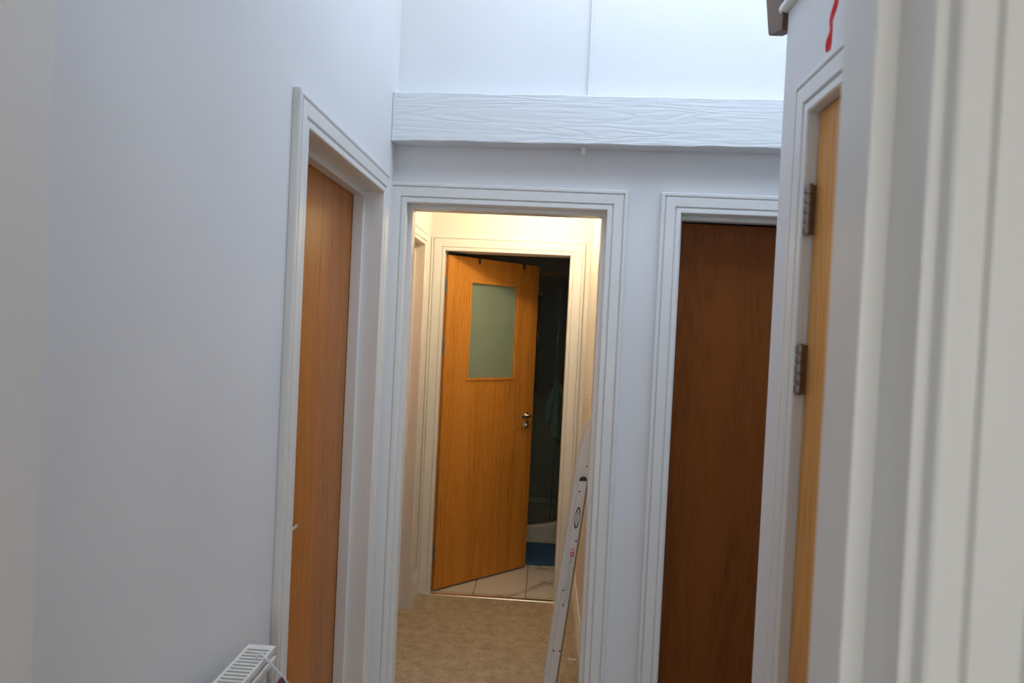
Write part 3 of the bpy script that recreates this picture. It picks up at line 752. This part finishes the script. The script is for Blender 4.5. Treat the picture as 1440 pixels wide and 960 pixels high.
# towel hung on the knob
kp = Vector((kx, ky, 1.165)) + kd * 0.030
rd = Vector((math.cos(AD(38)), math.sin(AD(38)), 0))
bm = bmesh.new(); rows = []
nR, nC = 22, 26
for i in range(nR + 1):
    s = i / nR; row = []
    for j in range(nC + 1):
        u = j / nC * 2 - 1
        wl = 0.014 + 0.065 * min(1, s * 1.5) ** 0.8; wr = 0.03 + 0.20 * min(1, s * 1.3) ** 0.8
        off = u * (wl if u < 0 else wr)
        bot = 0.27 + 0.30 * (u + 1) / 2 + 0.02 * (u < -0.7) * (u + 0.7)
        z = 1.190 - s * bot
        fold = 0.012 * math.sin(u * 8 + 1.2 * s) * (0.25 + s) + 0.004 * math.sin(u * 19)
        row.append(bm.verts.new(kp + rd * off + kd * (0.022 + fold) + Vector((0, 0, z - 1.165))))
    rows.append(row)
for A, Bq in zip(rows, rows[1:]):
    for j in range(nC): bm.faces.new((A[j], A[j + 1], Bq[j + 1], Bq[j])).smooth = True
o = obj('towel', bm, M_towel); md = o.modifiers.new('thick', 'SOLIDIFY'); md.thickness = 0.006; md.offset = 0
tag(o, 'dark green striped towel hanging from the shower door knob', 'towel')
# riser rail and shower head on the back wall inside the enclosure
sh = empty('shower_rail', (-0.08, 6.2, 1.2)); tag(sh, 'chrome shower riser rail on the back wall inside the enclosure', 'shower rail')
obj('rail', cyl(bmesh.new(), (0, -0.05, -0.15), (0, -0.05, 0.75), 0.010), M_chrome, sh)
for zb in (-0.13, 0.70): obj('bracket', B(((-0.012, -0.055, zb), (0.012, -0.001, zb + 0.03))), M_chrome, sh, 0.003)
obj('shower_head', lathe(bmesh.new(), [(0, 0), (0.045, 0), (0.048, 0.012), (0.02, 0.03), (0.012, 0.035), (0, 0.035)], (0, -0.12, 0.66), (0, 0.5, 0.8)), M_chrome, sh)

# ------------------------------------------------------------------ light
w = bpy.data.worlds.new('sky'); bpy.context.scene.world = w; w.use_nodes = True
bg = w.node_tree.nodes['Background']; bg.inputs['Strength'].default_value = 5.6
nt = w.node_tree; tc = N(nt, 'ShaderNodeTexCoord'); sp = N(nt, 'ShaderNodeSeparateXYZ'); nt.links.new(tc.outputs['Generated'], sp.inputs[0])
nt.links.new(ramp(nt, sp.outputs['Z'], [(0.0, (0.82, 0.82, 0.79)), (0.3, (0.82, 0.84, 0.83)), (0.7, (0.64, 0.80, 1.0))]), bg.inputs['Color'])
def portal(loc, rot, sx, sy):
    l = bpy.data.lights.new('portal', 'AREA'); l.shape = 'RECTANGLE'; l.size = sx; l.size_y = sy; l.cycles.is_portal = True
    o = bpy.data.objects.new('skylight_portal', l); C.objects.link(o); o.location = loc; o.rotation_euler = rot
portal(((SX0 + SX1) / 2, (SY0 + SY1) / 2, HIGH + 0.19), (0, 0, 0), SX1 - SX0, SY1 - SY0)
portal(((WX0 + WX1) / 2, -2.71, (WZ0 + WZ1) / 2), (PI / 2, 0, 0), WX1 - WX0, WZ1 - WZ0)
# the corridor lamp's bulb
l = bpy.data.lights.new('lamp_bulb', 'POINT'); l.energy = 14; l.color = (1, 0.78, 0.48); l.shadow_soft_size = 0.04
o = bpy.data.objects.new('lamp_bulb', l); C.objects.link(o); o.location = (LX, LY, LOW - 0.12)

# ------------------------------------------------------------------ camera
F = 1000.0
cam = bpy.data.cameras.new('camera'); co = bpy.data.objects.new('camera', cam); C.objects.link(co)
cam.sensor_fit = 'HORIZONTAL'; cam.sensor_width = 36.0; cam.lens = 36.0 * F / 1440.0; cam.clip_start = 0.02
fw = Vector((50 / F, 17 / F, -1)).normalized(); up = Vector((0.049, 1, 0)); up = (up - fw * up.dot(fw)).normalized(); rt = fw.cross(up)
R = Matrix((rt, fw, up))              # camera coords -> world coords
co.matrix_world = Matrix.Translation((0, 0, 1.58)) @ R.to_4x4()
cam.dof.use_dof = True; cam.dof.focus_distance = 2.7; cam.dof.aperture_fstop = 4.5
bpy.context.scene.camera = co
vs_ = bpy.context.scene.view_settings
vs_.view_transform = 'Standard'; vs_.look = 'None'; vs_.exposure = 0.05; vs_.gamma = 1.0; vs_.use_curve_mapping = False
